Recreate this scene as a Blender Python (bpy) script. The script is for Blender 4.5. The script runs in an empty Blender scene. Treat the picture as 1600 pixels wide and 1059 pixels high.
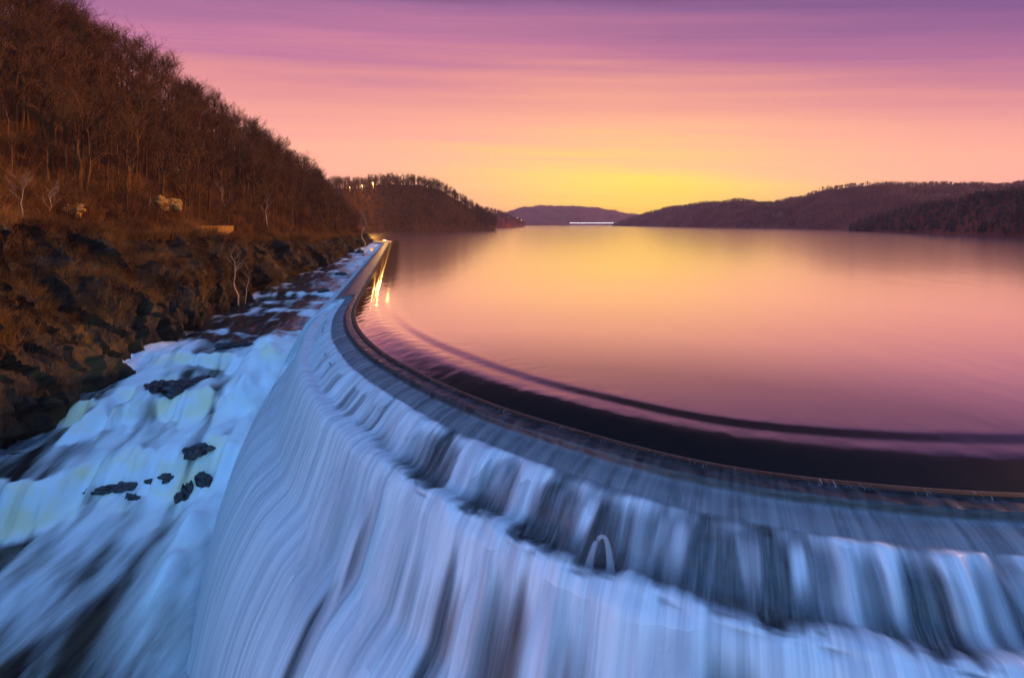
import bpy, math, random
import numpy as np
random.seed(7); RNG = np.random.default_rng(7)
sc = bpy.context.scene
COL = sc.collection
F, HZ, H = 800.0, 350.0, 10.0          # focal length in photo pixels, horizon row, eye height over the crest

def L(r, g, b, a=1.0):
    def c(v):
        v /= 255.0
        return v/12.92 if v <= .04045 else ((v+.055)/1.055)**2.4
    return (c(r), c(g), c(b), a)

# ------------------------------------------------------------------ camera
cam = bpy.data.cameras.new('camera'); co = bpy.data.objects.new('camera', cam); COL.objects.link(co)
cam.sensor_width = 36; cam.lens = 18.0; cam.shift_y = -(529.5-HZ)/1600.0
cam.clip_start = .1; cam.clip_end = 30000
co.location = (0, 0, H); co.rotation_euler = (math.radians(90), 0, 0)
sc.camera = co

# ------------------------------------------------------------------ node helpers
class NT:
    def __init__(s, tree): s.t = tree; s.n = tree.nodes; s.l = tree.links; s.n.clear()
    def add(s, ty, ins=None, **kw):
        n = s.n.new(ty)
        for k, v in kw.items(): setattr(n, k, v)
        for k, v in (ins or {}).items(): s.put(n.inputs[k], v)
        return n
    def put(s, sock, v):
        if isinstance(v, bpy.types.NodeSocket): s.l.new(v, sock)
        elif isinstance(v, bpy.types.Node): s.l.new(v.outputs[0], sock)
        else: sock.default_value = v
    def m(s, op, a, b=0.0, c=0.0, clamp=False):
        return s.add('ShaderNodeMath', {0: a, 1: b, 2: c}, operation=op, use_clamp=clamp).outputs[0]
    def ramp(s, fac, stops, interp='LINEAR'):
        n = s.add('ShaderNodeValToRGB', {0: fac}); e = n.color_ramp.elements; n.color_ramp.interpolation = interp
        while len(e) < len(stops): e.new(.5)
        for el, (p, c) in zip(e, stops):
            el.position = p; el.color = c if len(c) == 4 else (*c, 1)
        return n.outputs[0]
    def mix(s, f, a, b):
        n = s.add('ShaderNodeMix', data_type='RGBA'); s.put(n.inputs[0], f); s.put(n.inputs[6], a); s.put(n.inputs[7], b)
        return n.outputs[2]
    def mr(s, v, a, b, c=0.0, d=1.0, smooth=True):
        return s.add('ShaderNodeMapRange', {0: v, 1: a, 2: b, 3: c, 4: d}, interpolation_type='SMOOTHSTEP' if smooth else 'LINEAR').outputs[0]
    def noise(s, vec, scale, detail=3, rough=.5, dist=0.0):
        return s.add('ShaderNodeTexNoise', {'Vector': vec, 'Scale': scale, 'Detail': detail, 'Roughness': rough, 'Distortion': dist}).outputs[0]
    def comb(s, x, y, z): return s.add('ShaderNodeCombineXYZ', {0: x, 1: y, 2: z}).outputs[0]

# ------------------------------------------------------------------ dusk sky
world = bpy.data.worlds.new("World"); sc.world = world; world.use_nodes = True
W = NT(world.node_tree)
tc = W.add('ShaderNodeTexCoord').outputs['Generated']
sp = W.add('ShaderNodeSeparateXYZ', {0: tc}); X, Y, Z = sp.outputs
hyp = W.m('SQRT', W.m('ADD', W.m('MULTIPLY', W.m('MULTIPLY', X, X), .12), W.m('ADD', W.m('MULTIPLY', Y, Y), 1e-2)))
el = W.m('DIVIDE', Z, hyp)
az = W.m('DIVIDE', X, hyp)
el0 = el; el = W.m('ADD', el, W.m('MULTIPLY', az, .022))
nz1 = W.noise(W.comb(W.m('MULTIPLY', X, 1.0), W.m('MULTIPLY', Y, 1.0), W.m('MULTIPLY', el, 13.0)), 1.0, 5, .55, .35)
nz2 = W.noise(W.comb(W.m('MULTIPLY', X, 1.1), W.m('MULTIPLY', Y, 1.6), W.m('MULTIPLY', el, 42.0)), 1.0, 5, .6, .2)
pert = W.m('ADD', W.m('MULTIPLY', W.m('SUBTRACT', nz1, .5), .16), W.m('MULTIPLY', W.m('SUBTRACT', nz2, .5), .11))
pert = W.m('MULTIPLY', pert, W.mr(el, 0.0, .2, .7, 1.0))
s_ = W.m('ADD', el, pert)
fac = W.m('DIVIDE', s_, 1.3, clamp=True)
k = 1/1.3
base = W.ramp(fac, [(0, L(240, 150, 125)), (.05*k, L(246, 163, 140)), (.14*k, L(252, 174, 146)), (.21*k, L(240, 160, 148)), (.275*k, L(230, 148, 150)),
                    (.345*k, L(198, 124, 160)), (.43*k, L(162, 108, 154)), (.54*k, L(76, 54, 88)), (.72*k, L(12, 9, 20)), (1.1*k, L(9, 7, 16))])
glow = W.ramp(fac, [(0, L(248, 160, 76)), (.03*k, L(252, 182, 48)), (.06*k, L(255, 214, 52)), (.10*k, L(255, 218, 84)), (.135*k, L(255, 196, 124)), (.175*k, L(254, 182, 142)),
                    (.22*k, L(248, 172, 142)), (.275*k, L(236, 156, 148)), (.345*k, L(194, 122, 154)), (.43*k, L(150, 102, 150)), (.54*k, L(76, 56, 88)), (.72*k, L(12, 9, 20))])
ga = W.m('DIVIDE', W.m('SUBTRACT', az, .27), .38)
gm = W.m('MULTIPLY', W.m('EXPONENT', W.m('MULTIPLY', W.m('MULTIPLY', ga, ga), -1.0)), W.mr(Y, 0.0, .3))
col = W.mix(gm, base, glow)
col = W.mix(W.m('MULTIPLY', W.mr(az, .1, 1.1), W.mr(el, .2, .5, 0, .55)), col, L(78, 62, 132))
# unseen sky behind the viewer, tinted blue and lavender to light the falls
rfac = W.m('DIVIDE', el, 3.0, clamp=True)
rear = W.ramp(rfac, [(0, L(118, 158, 196)), (.12, L(104, 172, 236)), (.3, L(80, 170, 255)), (.55, L(80, 154, 255)), (1, L(128, 160, 216))])
rear = W.mix(W.mr(X, -.66, -.98), rear, W.ramp(rfac, [(0, L(250, 175, 190)), (.3, L(250, 190, 225)), (.6, L(200, 175, 240)), (1, L(128, 160, 216))]))
rear = W.mix(W.mr(X, .2, .9), rear, W.ramp(rfac, [(0, L(70, 90, 130)), (.3, L(60, 100, 170)), (.6, L(60, 110, 200)), (1, L(128, 160, 216))]))
rm = W.mr(Y, .48, -.1)
col = W.mix(rm, col, rear)
st_w = W.m('ADD', W.m('ADD', 1.0, W.m('MULTIPLY', rm, .75)), W.m('MULTIPLY', W.mr(el, .32, 0, 0, .38), W.m('SUBTRACT', 1.0, rm)))
bg = W.add('ShaderNodeBackground', {'Color': col, 'Strength': st_w})
W.l.new(bg.outputs[0], W.add('ShaderNodeOutputWorld').inputs[0])

# ------------------------------------------------------------------ afterglow sun (low, warm, out of frame to the right)
sun = bpy.data.lights.new('sun', 'SUN'); so = bpy.data.objects.new('sun', sun); COL.objects.link(so)
sun.energy = 4.3; sun.angle = math.radians(12); sun.color = (1.0, .46, .12)
sd = np.array([math.cos(math.radians(22)), math.sin(math.radians(22)), math.tan(math.radians(14))])
from mathutils import Vector
so.rotation_euler = Vector(-sd).to_track_quat('-Z', 'Y').to_euler()

sc.view_settings.view_transform = 'Standard'; sc.view_settings.look = 'None'
sc.view_settings.exposure = 0; sc.view_settings.gamma = 1
sc.cycles.max_bounces = 6; sc.cycles.transparent_max_bounces = 24
sc.cycles.sample_clamp_indirect = 4

# ------------------------------------------------------------------ numpy noise
def _h(i, j, k, seed):
    n = (i*374761393 + j*668265263 + k*2147483647 + seed*1274126177) & 0xffffffff
    n = ((n ^ (n >> 13))*1274126177) & 0xffffffff
    return ((n ^ (n >> 16)) & 0xffff)/32767.5 - 1.0
def vn(x, y, z=0.0, seed=0):
    x, y, z = np.broadcast_arrays(np.asarray(x, float), np.asarray(y, float), np.asarray(z, float))
    i, j, k = np.floor(x).astype(np.int64), np.floor(y).astype(np.int64), np.floor(z).astype(np.int64)
    f = lambda t: t*t*t*(t*(t*6-15)+10)
    u, v, w = f(x-i), f(y-j), f(z-k)
    r = 0
    for a in (0, 1):
        for b in (0, 1):
            for c in (0, 1):
                r = r + _h(i+a, j+b, k+c, seed)*(u if a else 1-u)*(v if b else 1-v)*(w if c else 1-w)
    return r
def fbm(x, y, z=0.0, seed=0, oct=4, g=.5):
    r, a = 0, 1.0
    for o in range(oct):
        r = r + a*vn(x*2**o, y*2**o, np.asarray(z)*2**o, seed+o*17); a *= g
    return r
def facets(x, y, z, seed, tilt=.5):     # fractured blocks: each cell is a tilted, shifted facet
    i, j, k = np.floor(x).astype(np.int64), np.floor(y).astype(np.int64), np.floor(z).astype(np.int64)
    best = np.full(x.shape, 1e9); out = np.zeros(x.shape)
    for a in (-1, 0, 1):
        for b in (-1, 0, 1):
            for c in (-1, 0, 1):
                ii, jj, kk = i+a, j+b, k+c
                px, py, pz = ii+.5+.45*_h(ii, jj, kk, seed), jj+.5+.45*_h(ii, jj, kk, seed+1), kk+.5+.45*_h(ii, jj, kk, seed+2)
                d = (x-px)**2+(y-py)**2+(z-pz)**2
                v = _h(ii, jj, kk, seed+3)*.5+tilt*((x-px)*_h(ii, jj, kk, seed+4)+(y-py)*_h(ii, jj, kk, seed+5)+(z-pz)*_h(ii, jj, kk, seed+6))*2
                m_ = d < best; best = np.where(m_, d, best); out = np.where(m_, v, out)
    return out
def sstep(a, b, x):
    t = np.clip((x-a)/(b-a), 0, 1); return t*t*(3-2*t)

# ------------------------------------------------------------------ mesh helpers
def mesh_obj(name, V, Fq, mat, parent=None, smooth=True, uv=None, attrs=None):
    V = np.asarray(V, np.float32).reshape(-1, 3)
    me = bpy.data.meshes.new(name)
    if isinstance(Fq, np.ndarray):
        nf, w = Fq.shape
        me.vertices.add(len(V)); me.vertices.foreach_set('co', V.ravel())
        me.loops.add(nf*w); me.loops.foreach_set('vertex_index', Fq.astype(np.int32).ravel())
        me.polygons.add(nf); me.polygons.foreach_set('loop_start', np.arange(0, nf*w, w, dtype=np.int32))
        me.update(calc_edges=True)
    else:
        me.from_pydata(V.tolist(), [], Fq)
    me.polygons.foreach_set('use_smooth', [smooth]*len(me.polygons))
    if uv is not None:
        ul = me.uv_layers.new(name='flow'); idx = np.zeros(len(me.loops), np.int32)
        me.loops.foreach_get('vertex_index', idx); ul.data.foreach_set('uv', np.asarray(uv, np.float32)[idx].ravel())
    for k_, v in (attrs or {}).items():
        at = me.attributes.new(k_, 'FLOAT', 'POINT'); at.data.foreach_set('value', np.asarray(v, np.float32).ravel())
    me.validate()
    if mat: me.materials.append(mat)
    o = bpy.data.objects.new(name, me); COL.objects.link(o); o.parent = parent
    return o
def grid_faces(nu, nv):
    i = np.arange((nu-1)*(nv-1)); r, c = i//(nv-1), i % (nv-1); a = r*nv+c
    return np.stack([a, a+1, a+nv+1, a+nv], 1)
def tag(o, label=None, cat=None, group=None, kind=None):
    if label: o['label'] = label
    if cat: o['category'] = cat
    if group: o['group'] = group
    if kind: o['kind'] = kind
    return o
def empty(name, loc, rz=0):
    o = bpy.data.objects.new(name, None); COL.objects.link(o); o.location = loc; o.rotation_euler = (0, 0, rz); o.empty_display_size = .3
    return o
class MB:                                     # collects tubes and triangles
    def __init__(s): s.v = []; s.f = []
    def tube(s, pts, rad, n=4):
        b = len(s.v); pts = [np.array(p, float) for p in pts]
        for i, p in enumerate(pts):
            d = pts[min(i+1, len(pts)-1)]-pts[max(i-1, 0)]; d /= np.linalg.norm(d)+1e-9
            a = np.cross(d, [0, 0, 1.0] if abs(d[2]) < .9 else [1.0, 0, 0]); a /= np.linalg.norm(a)+1e-9; c = np.cross(d, a)
            for k in range(n):
                t = 2*math.pi*k/n; s.v.append(p+rad[i]*(math.cos(t)*a+math.sin(t)*c))
        for i in range(len(pts)-1):
            for k in range(n):
                s.f.append((b+i*n+k, b+i*n+(k+1) % n, b+(i+1)*n+(k+1) % n, b+(i+1)*n+k))
    def blade(s, p, q, w):
        p = np.array(p, float); q = np.array(q, float)
        d = q-p; a = np.cross(d, RNG.normal(size=3)); a *= w/(np.linalg.norm(a)+1e-9)
        b = len(s.v); s.v += [p-a, p+a, q+a*.35, q-a*.35]; s.f.append((b, b+1, b+2, b+3))
    def box(s, lo, hi):
        b = len(s.v); (x0, y0, z0), (x1, y1, z1) = lo, hi
        s.v += [np.array(p, float) for p in ((x0,y0,z0),(x1,y0,z0),(x1,y1,z0),(x0,y1,z0),(x0,y0,z1),(x1,y0,z1),(x1,y1,z1),(x0,y1,z1))]
        for q in ((0,3,2,1),(4,5,6,7),(0,1,5,4),(1,2,6,5),(2,3,7,6),(3,0,4,7)): s.f.append(tuple(b+i for i in q))
    def build(s, name, mat, parent=None, smooth=False): return mesh_obj(name, np.array(s.v), np.array(s.f), mat, parent, smooth)
def new_mat(name):
    m = bpy.data.materials.new(name); m.use_nodes = True; return m, NT(m.node_tree)
def finish(N, sh, disp=None):
    o = N.add('ShaderNodeOutputMaterial'); N.put(o.inputs[0], sh)
def princ(N, **ins):
    n = N.add('ShaderNodeBsdfPrincipled')
    for k_, v in ins.items(): N.put(n.inputs[k_.replace('_', ' ')], v)
    return n.outputs[0]

# ------------------------------------------------------------------ materials
def twig_mat(name, c1, c2, scale=.35):
    m, N = new_mat(name)
    g = N.add('ShaderNodeNewGeometry').outputs['Position']
    r = N.add('ShaderNodeObjectInfo').outputs['Random']
    n = N.noise(g, scale, 3, .6)
    f = N.m('ADD', N.mr(n, .35, .65), N.m('MULTIPLY', N.m('SUBTRACT', r, .5), .5), clamp=True)
    finish(N, princ(N, Base_Color=N.mix(f, c1, c2), Roughness=.9, Specular_IOR_Level=.15))
    return m
M = {}
M['bark'] = twig_mat('bark', (.07, .032, .014, 1), (.24, .12, .05, 1))
M['twigs'] = twig_mat('twigs', (.050, .017, .004, 1), (.145, .056, .012, 1))
M['pale_bark'] = twig_mat('pale_bark', (.38, .21, .10, 1), (.62, .40, .22, 1), 3)
M['pale_twigs'] = twig_mat('pale_twigs', (.25, .15, .08, 1), (.4, .25, .14, 1), 1)
M['brush'] = twig_mat('brush', (.06, .018, .004, 1), (.26, .10, .016, 1), .12)
M['vine'] = twig_mat('vine', (.05, .020, .004, 1), (.22, .10, .018, 1), .2)
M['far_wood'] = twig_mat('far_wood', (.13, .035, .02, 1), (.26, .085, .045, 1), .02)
M['pine'] = twig_mat('pine', (.012, .016, .012, 1), (.035, .040, .028, 1), .05)
def ground_mat(name, a, b, c, s=.25):
    m, N = new_mat(name)
    g = N.add('ShaderNodeNewGeometry').outputs['Position']
    n1 = N.noise(g, s, 5, .6, .5); n2 = N.noise(g, s*9, 5, .65)
    c1 = N.mix(N.mr(n1, .38, .62), a, b); c1 = N.mix(N.mr(n2, .5, .72), c1, c)
    bp = N.add('ShaderNodeBump', {'Height': n2, 'Strength': .9, 'Distance': .6/s*.25})
    finish(N, princ(N, Base_Color=c1, Roughness=.95, Specular_IOR_Level=.1, Normal=bp.outputs[0]))
    return m
M['litter'] = ground_mat('leaf_litter', (.030, .010, .003, 1), (.085, .028, .006, 1), (.14, .06, .014, 1))
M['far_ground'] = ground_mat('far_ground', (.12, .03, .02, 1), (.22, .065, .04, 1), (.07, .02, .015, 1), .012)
def rock_mat():
    m, N = new_mat('cliff_rock')
    g = N.add('ShaderNodeNewGeometry').outputs['Position']
    st = N.add('ShaderNodeMapping', {'Vector': g, 'Scale': (1, 1, .35)}).outputs[0]
    n1 = N.noise(g, .12, 4, .6, .6); n2 = N.noise(st, .8, 5, .55, .6); n3 = N.noise(st, 4, 4, .6)
    vor = N.add('ShaderNodeTexVoronoi', {'Vector': st, 'Scale': .55}, feature='DISTANCE_TO_EDGE').outputs[0]
    c = N.mix(N.mr(n2, .35, .65), (.008, .005, .003, 1), (.036, .022, .008, 1))
    c = N.mix(N.mr(n1, .5, .68), c, (.085, .048, .012, 1))
    c = N.mix(N.mr(n3, .58, .75), c, (.085, .058, .028, 1))
    c = N.mix(N.mr(vor, .0, .02, .15, 0), c, (.01, .007, .005, 1))
    h = N.m('ADD', N.m('MULTIPLY', n2, .8), N.m('ADD', N.m('MULTIPLY', n3, .12), N.mr(vor, 0, .08, 0, .08)))
    bp = N.add('ShaderNodeBump', {'Height': h, 'Strength': .8, 'Distance': .35})
    finish(N, princ(N, Base_Color=c, Roughness=.8, Specular_IOR_Level=.3, Normal=bp.outputs[0]))
    return m
M['rock'] = rock_mat()
def simple(name, c, rough=.6, c2=None, sc_=3.0, spec=.5, bump=.0):
    m, N = new_mat(name)
    g = N.add('ShaderNodeNewGeometry').outputs['Position']; n = N.noise(g, sc_, 5, .6)
    kw = dict(Base_Color=N.mix(N.mr(n, .3, .7), c, c2 or c), Roughness=rough, Specular_IOR_Level=spec)
    if bump: kw['Normal'] = N.add('ShaderNodeBump', {'Height': n, 'Strength': bump, 'Distance': .2}).outputs[0]
    finish(N, princ(N, **kw)); return m
M['wet_rock'] = simple('wet_black_rock', (.008, .008, .010, 1), .3, (.045, .042, .05, 1), 1.5, .6, .8)
M['lamplit_rock'] = simple('lamplit_rock', (.12, .045, .008, 1), .9, (.32, .15, .03, 1), .8, .2, 1.0)  # warm lamp light on the rock face painted into its colour
M['lamplit_wall'] = simple('lamplit_masonry', (.20, .09, .015, 1), .9, (.42, .22, .05, 1), 2.5, .2, .6)  # lamp light put into the colour of the wall and smaller outcrops
M['metal'] = simple('grey_metal', (.1, .1, .1, 1), .5, (.14, .13, .12, 1))
M['concrete'] = simple('pale_concrete', (.3, .25, .25, 1), .8, (.4, .35, .35, 1))
def emis(name, c, s):
    m, N = new_mat(name); finish(N, N.add('ShaderNodeEmission', {'Color': c, 'Strength': s}).outputs[0]); return m
M['lamp'] = emis('lamp_glass', (1, .62, .16, 1), 14)
M['car_light'] = emis('car_light_streak', (1, .9, .95, 1), 5)
M['far_lamp'] = emis('orange_lamp_glass', (1, .6, .2, 1), 12)

# ------------------------------------------------------------------ crest line of the spillway
crest_px = [(610,378),(566,458),(555,482),(555,501),(566,522),(596,550),(642,577),(695,603),(740,622),(796,643),(892,672),(988,699),(1085,722),(1200,742),(1360,760),(1490,770),(1600,775)]
cp = [((px-800)/F*(H*F/(py-HZ)), H*F/(py-HZ)) for px, py in crest_px]
cp = [(-92, 322), (-76, 296)] + cp + [(23.5, 18.7), (30, 19.2), (38, 20.8), (48, 24), (62, 30)]
def catmull(P, n):
    P = np.array(P, float); Q = np.vstack([2*P[0]-P[1], P, 2*P[-1]-P[-2]]); out = []
    for i in range(1, len(Q)-2):
        a, b, c, d = Q[i-1:i+3]
        for t in np.linspace(0, 1, n, endpoint=False):
            out.append(.5*((2*b)+(-a+c)*t+(2*a-5*b+4*c-d)*t*t+(-a+3*b-3*c+d)*t**3))
    out.append(P[-1]); return np.array(out)
seg0 = np.array(cp[:4]); dense0 = []
for a, b in zip(seg0[:-1], seg0[1:]):
    for t in np.linspace(0, 1, 40, endpoint=False): dense0.append(a+(b-a)*t)
cd = np.vstack([dense0, catmull(cp[3:], 30)])
arc = np.r_[0, np.cumsum(np.linalg.norm(np.diff(cd, axis=0), axis=1))]
# smooth
def crest_at(s):
    return np.stack([np.interp(s, arc, cd[:, 0]), np.interp(s, arc, cd[:, 1])], -1)
su = np.arange(0, arc[-1], .25); cu = crest_at(su)
kern = np.hanning(17); kern /= kern.sum()
pad = np.vstack([2*cu[0]-cu[8:0:-1], cu, 2*cu[-1]-cu[-2:-10:-1]])
cu = np.stack([np.convolve(pad[:, i], kern, 'valid') for i in (0, 1)], 1)
tg = np.gradient(cu, axis=0); tg /= np.linalg.norm(tg, axis=1)[:, None]
nm = np.stack([tg[:, 1], -tg[:, 0]], 1)             # downstream side
pad = np.vstack([np.repeat(nm[:1], 12, 0), nm, np.repeat(nm[-1:], 12, 0)])
kn = np.hanning(25); kn /= kn.sum()
nm = np.stack([np.convolve(pad[:, i], kn, 'valid') for i in (0, 1)], 1); nm /= np.linalg.norm(nm, axis=1)[:, None]
def frame(s):
    P = np.stack([np.interp(s, su, cu[:, i]) for i in (0, 1)], -1)
    N_ = np.stack([np.interp(s, su, nm[:, i]) for i in (0, 1)], -1)
    return P, N_
s_kink = float(arc[np.argmin(np.abs(cd[:, 1]-75.5))])
s_end = float(arc[-1])

# ------------------------------------------------------------------ river (terraced rapids in the gorge)
def river_level(x, y, detail=True):
    yy = y - .30*(x+43)*np.clip((90-y)/30, 0, 1)
    if detail:
        wob = 3.4*vn(x/7, y/14, 0, 11)+2.2*np.abs(vn(x/3.1, y/10, 0, 12))-1.1+1.0*np.abs(vn(x/1.15, y/6, 0, 13))+.35*vn(x/.5, y/5, 0, 14)
        wob = wob + 1.9*vn(x/2.4, y/3.0, 0, 15)*np.clip((y-56)/6, 0, 1)
        yy = yy + wob*np.clip((120-y)/40, .25, 1)
    ky = [0, 40, 48.6, 50.2, 51.2, 52.4, 53.4, 56.5, 60.8, 62.6, 64.0, 65.4, 66.6, 70.2, 72.4, 74.4, 76, 95, 118, 121, 150, 154, 176, 214, 220, 252, 300]
    kz = [-20.6, -20.2, -19.8, -19.0, -17.4, -15.9, -15.3, -14.9, -14.3, -13.7, -12.1, -11.3, -11.0, -10.6, -10.2, -8.9, -8.5, -7.6, -7.1, -6.2, -5.6, -4.8, -4.4, -3.3, -2.6, -2.0, -1.0]
    return np.interp(yy, ky, kz)
ys = np.concatenate([np.arange(14, 90, .22), np.arange(90, 150, .4), np.arange(150, 312, .9)])
xs = np.arange(-88, 4, .3)
GX, GY = np.meshgrid(xs, ys)
GZ = river_level(GX, GY)
# smooth flow terraces a little
for _ in range(2):
    GZ[1:-1] = (GZ[:-2]+2*GZ[1:-1]+GZ[2:])/4
lump = .45*fbm(GX/3.0, GY/4.5, 0, 71, 3)*np.clip((100-GY)/30, 0, 1)*sstep(50, 58, GY)+.8*vn(GX/8, GY/9, 0, 75)*sstep(60, 50, GY)
GZ = GZ+lump
slope = np.gradient(GZ, axis=0)/np.gradient(GY, axis=0)
near = np.clip((130-GY)/60, 0, 1)
flowx = GX + .25*GY
strk = fbm(flowx/1.5, GY/8.0, 0, 31, 3); strk2 = fbm(flowx/3.6, GY/15.0, 0, 37, 4)
steep = sstep(.25, .9, slope)
GZ = GZ + near*(.16*strk*steep + .30*strk2*(1-steep)) + (1-near)*.12*fbm(GX/4, GY/3, 0, 41, 4) + .25*steep*np.abs(vn(GX/1.1, GY/6, 0, 44))
up = sstep(77, 84, GY+1.5*vn(GX/3, GY/3, 0, 78))
foam_shade_low = .50 + .52*steep + .34*strk2*(1-.6*steep) + .20*strk - .35*np.clip(-vn(flowx/2.2, GY/2.6, 0, 53)-.35, 0, 1)*2*steep  # foam by slope; shading contrast and dark folds also painted in
pool = sstep(52, 44, GY)
foam_shade_low = foam_shade_low - pool*(.12 + .20*strk + .38*sstep(-.1, .7, vn(flowx/7, GY/16, 0, 51)))
band = fbm(flowx/5+2, GY/4.5, 0, 61, 4)
foam_up = .12 + .70*sstep(.14, .6, slope) + .42*sstep(.1, .8, band) + .26*strk
foam_up = foam_up + .15*sstep(120, 200, GY)
foam = np.clip(foam_shade_low*(1-up)+foam_up*up, 0, 1)
# white run-out at the foot of the spillway
Pc, Nc = frame(np.linspace(0, s_end, 900))
dmin = np.full(GX.shape, 1e9)
for i in range(0, 900, 3):
    dmin = np.minimum(dmin, (GX-Pc[i, 0])**2+(GY-Pc[i, 1])**2)
dmin = np.sqrt(dmin)
GZ = GZ + 2.0*np.exp(-((dmin-14.0)/2.8)**2)*sstep(90, 56, GY)*(1+.4*strk2+.2*vn(GX/1.5, GY/2.5, 0, 79))
foam = np.clip(foam + .25*steep*strk*sstep(84, 74, GY) + .5*sstep(19, 13, dmin+2*strk2)*np.where(GY > 84, .62*sstep(17, 9, dmin+2*strk), 1), 0, 1)

m, N = new_mat('river_water'); M['river'] = m
g = N.add('ShaderNodeNewGeometry').outputs['Position']
fo = N.add('ShaderNodeAttribute', attribute_name='foam').outputs['Fac']
mp = N.add('ShaderNodeMapping', {'Vector': g, 'Scale': (.8, .12, .3), 'Rotation': (0, 0, math.radians(-12))}).outputs[0]
n1 = N.noise(mp, 1.0, 5, .55, .4)
n2 = N.noise(g, .13, 3, .5)
dens = N.m('ADD', fo, N.m('MULTIPLY', N.m('SUBTRACT', n1, .5), .42))
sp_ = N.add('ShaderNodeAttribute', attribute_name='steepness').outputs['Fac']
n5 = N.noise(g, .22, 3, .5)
white = N.mix(N.m('MULTIPLY', N.mr(n5, .38, .66), N.m('ADD', .15, N.m('MULTIPLY', sp_, .75)), clamp=True), (.88, .92, .94, 1), (.94, .84, .50, 1))  # warm lamp glow on the steep falls painted into the foam colour
dark = N.mix(N.mr(n1, .3, .7), (.020, .018, .018, 1), (.06, .055, .04, 1))
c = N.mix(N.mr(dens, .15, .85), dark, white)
rgh = N.mr(dens, .2, .8, .22, .75)
bp = N.add('ShaderNodeBump', {'Height': n1, 'Strength': .25, 'Distance': .5})
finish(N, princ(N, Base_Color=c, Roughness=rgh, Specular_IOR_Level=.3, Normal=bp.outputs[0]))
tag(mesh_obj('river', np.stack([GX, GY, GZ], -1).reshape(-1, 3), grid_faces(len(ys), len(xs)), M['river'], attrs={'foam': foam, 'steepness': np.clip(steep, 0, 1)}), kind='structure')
def river_z(x, y): return float(river_level(np.array(x, float), np.array(y, float), False))

# ------------------------------------------------------------------ spillway: profiles as (distance downstream, height)
prof_c = np.array([(0, 0), (.25, .03), (.95, -.06), (1.15, -.42), (1.7, -.55), (2.15, -.74), (2.55, -.98), (3.0, -1.36), (3.4, -1.86), (3.75, -2.42),
                   (4.25, -2.70), (4.92, -2.50), (5.42, -3.0), (5.85, -4.4), (6.4, -5.9), (6.95, -7.2), (7.85, -8.0), (8.7, -8.75), (9.3, -9.7), (10.2, -11.4),
                   (10.95, -13.4), (11.55, -15.6), (12.05, -18.0), (12.6, -20.4), (13.4, -23)])
prof_s = np.array([(0, 0), (.25, .03), (.6, -.02), (2.8, -.38), (3.0, -.52), (3.6, -.66), (3.8, -.86), (4.3, -1.5), (5.0, -2.1), (5.8, -2.7),
                   (6.4, -3.1), (7.0, -3.6), (7.6, -4.2), (8.1, -5.0), (8.6, -5.9), (9.1, -6.8), (9.6, -7.8), (10.0, -8.7), (10.4, -9.6), (10.9, -10.9),
                   (11.5, -12.6), (12.1, -15.0), (13.0, -18.0), (14.0, -20.4), (15.5, -23)])
U = np.linspace(0, 24, 25); tt = np.concatenate([np.arange(0, 5, .08), np.arange(5, 14, .10), np.arange(14, 24.01, .10)])
def cinterp(P):
    out = []
    for i in (0, 1):
        y = P[:, i]; mslope = np.zeros(25); d = np.diff(y)
        for q in range(1, 24): mslope[q] = 0 if d[q-1]*d[q] <= 0 else 2*d[q-1]*d[q]/(d[q-1]+d[q])
        mslope[0], mslope[-1] = d[0], d[-1]
        q = np.clip(np.floor(tt).astype(int), 0, 23); t = tt-q
        out.append((2*t**3-3*t**2+1)*y[q]+(t**3-2*t**2+t)*mslope[q]+(-2*t**3+3*t**2)*y[q+1]+(t**3-t**2)*mslope[q+1])
    return np.array(out)
ss = np.concatenate([np.arange(2, s_kink-6, .8), np.arange(s_kink-6, s_kink+55, .10), np.arange(s_kink+55, s_end-1, .11)])
pc, ps = cinterp(prof_c), cinterp(prof_s)
prof_l = prof_c.copy(); prof_l[8:13] = [(3.0, -1.30), (3.45, -1.66), (3.90, -2.20), (4.38, -2.54), (4.97, -2.44)]
pl = cinterp(prof_l)
lb = sstep(s_kink+54, s_kink+32, ss)[:, None]
pc = pc[:, None, :]*(1-lb)[None]+pl[:, None, :]*lb[None]
kb = sstep(s_kink-.3, s_kink+.5, ss)[:, None]
D0 = ps[0][None]*(1-kb)+pc[0]*kb; Z0 = ps[1][None]*(1-kb)+pc[1]*kb
S2 = np.repeat(ss[:, None], len(tt), 1); T2 = np.repeat(tt[None], len(ss), 0)
Pp, Np = frame(ss)
dt = np.gradient(D0, axis=1); dz = np.gradient(Z0, axis=1); ln = np.sqrt(dt*dt+dz*dz)+1e-6
nd, nzv = -dz/ln, dt/ln
def sheet(off, D=D0, Z=Z0):
    d = D+nd*off; z = Z+nzv*off
    return np.stack([Pp[:, None, 0]+Np[:, None, 0]*d, Pp[:, None, 1]+Np[:, None, 1]*d, z], -1)
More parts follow.
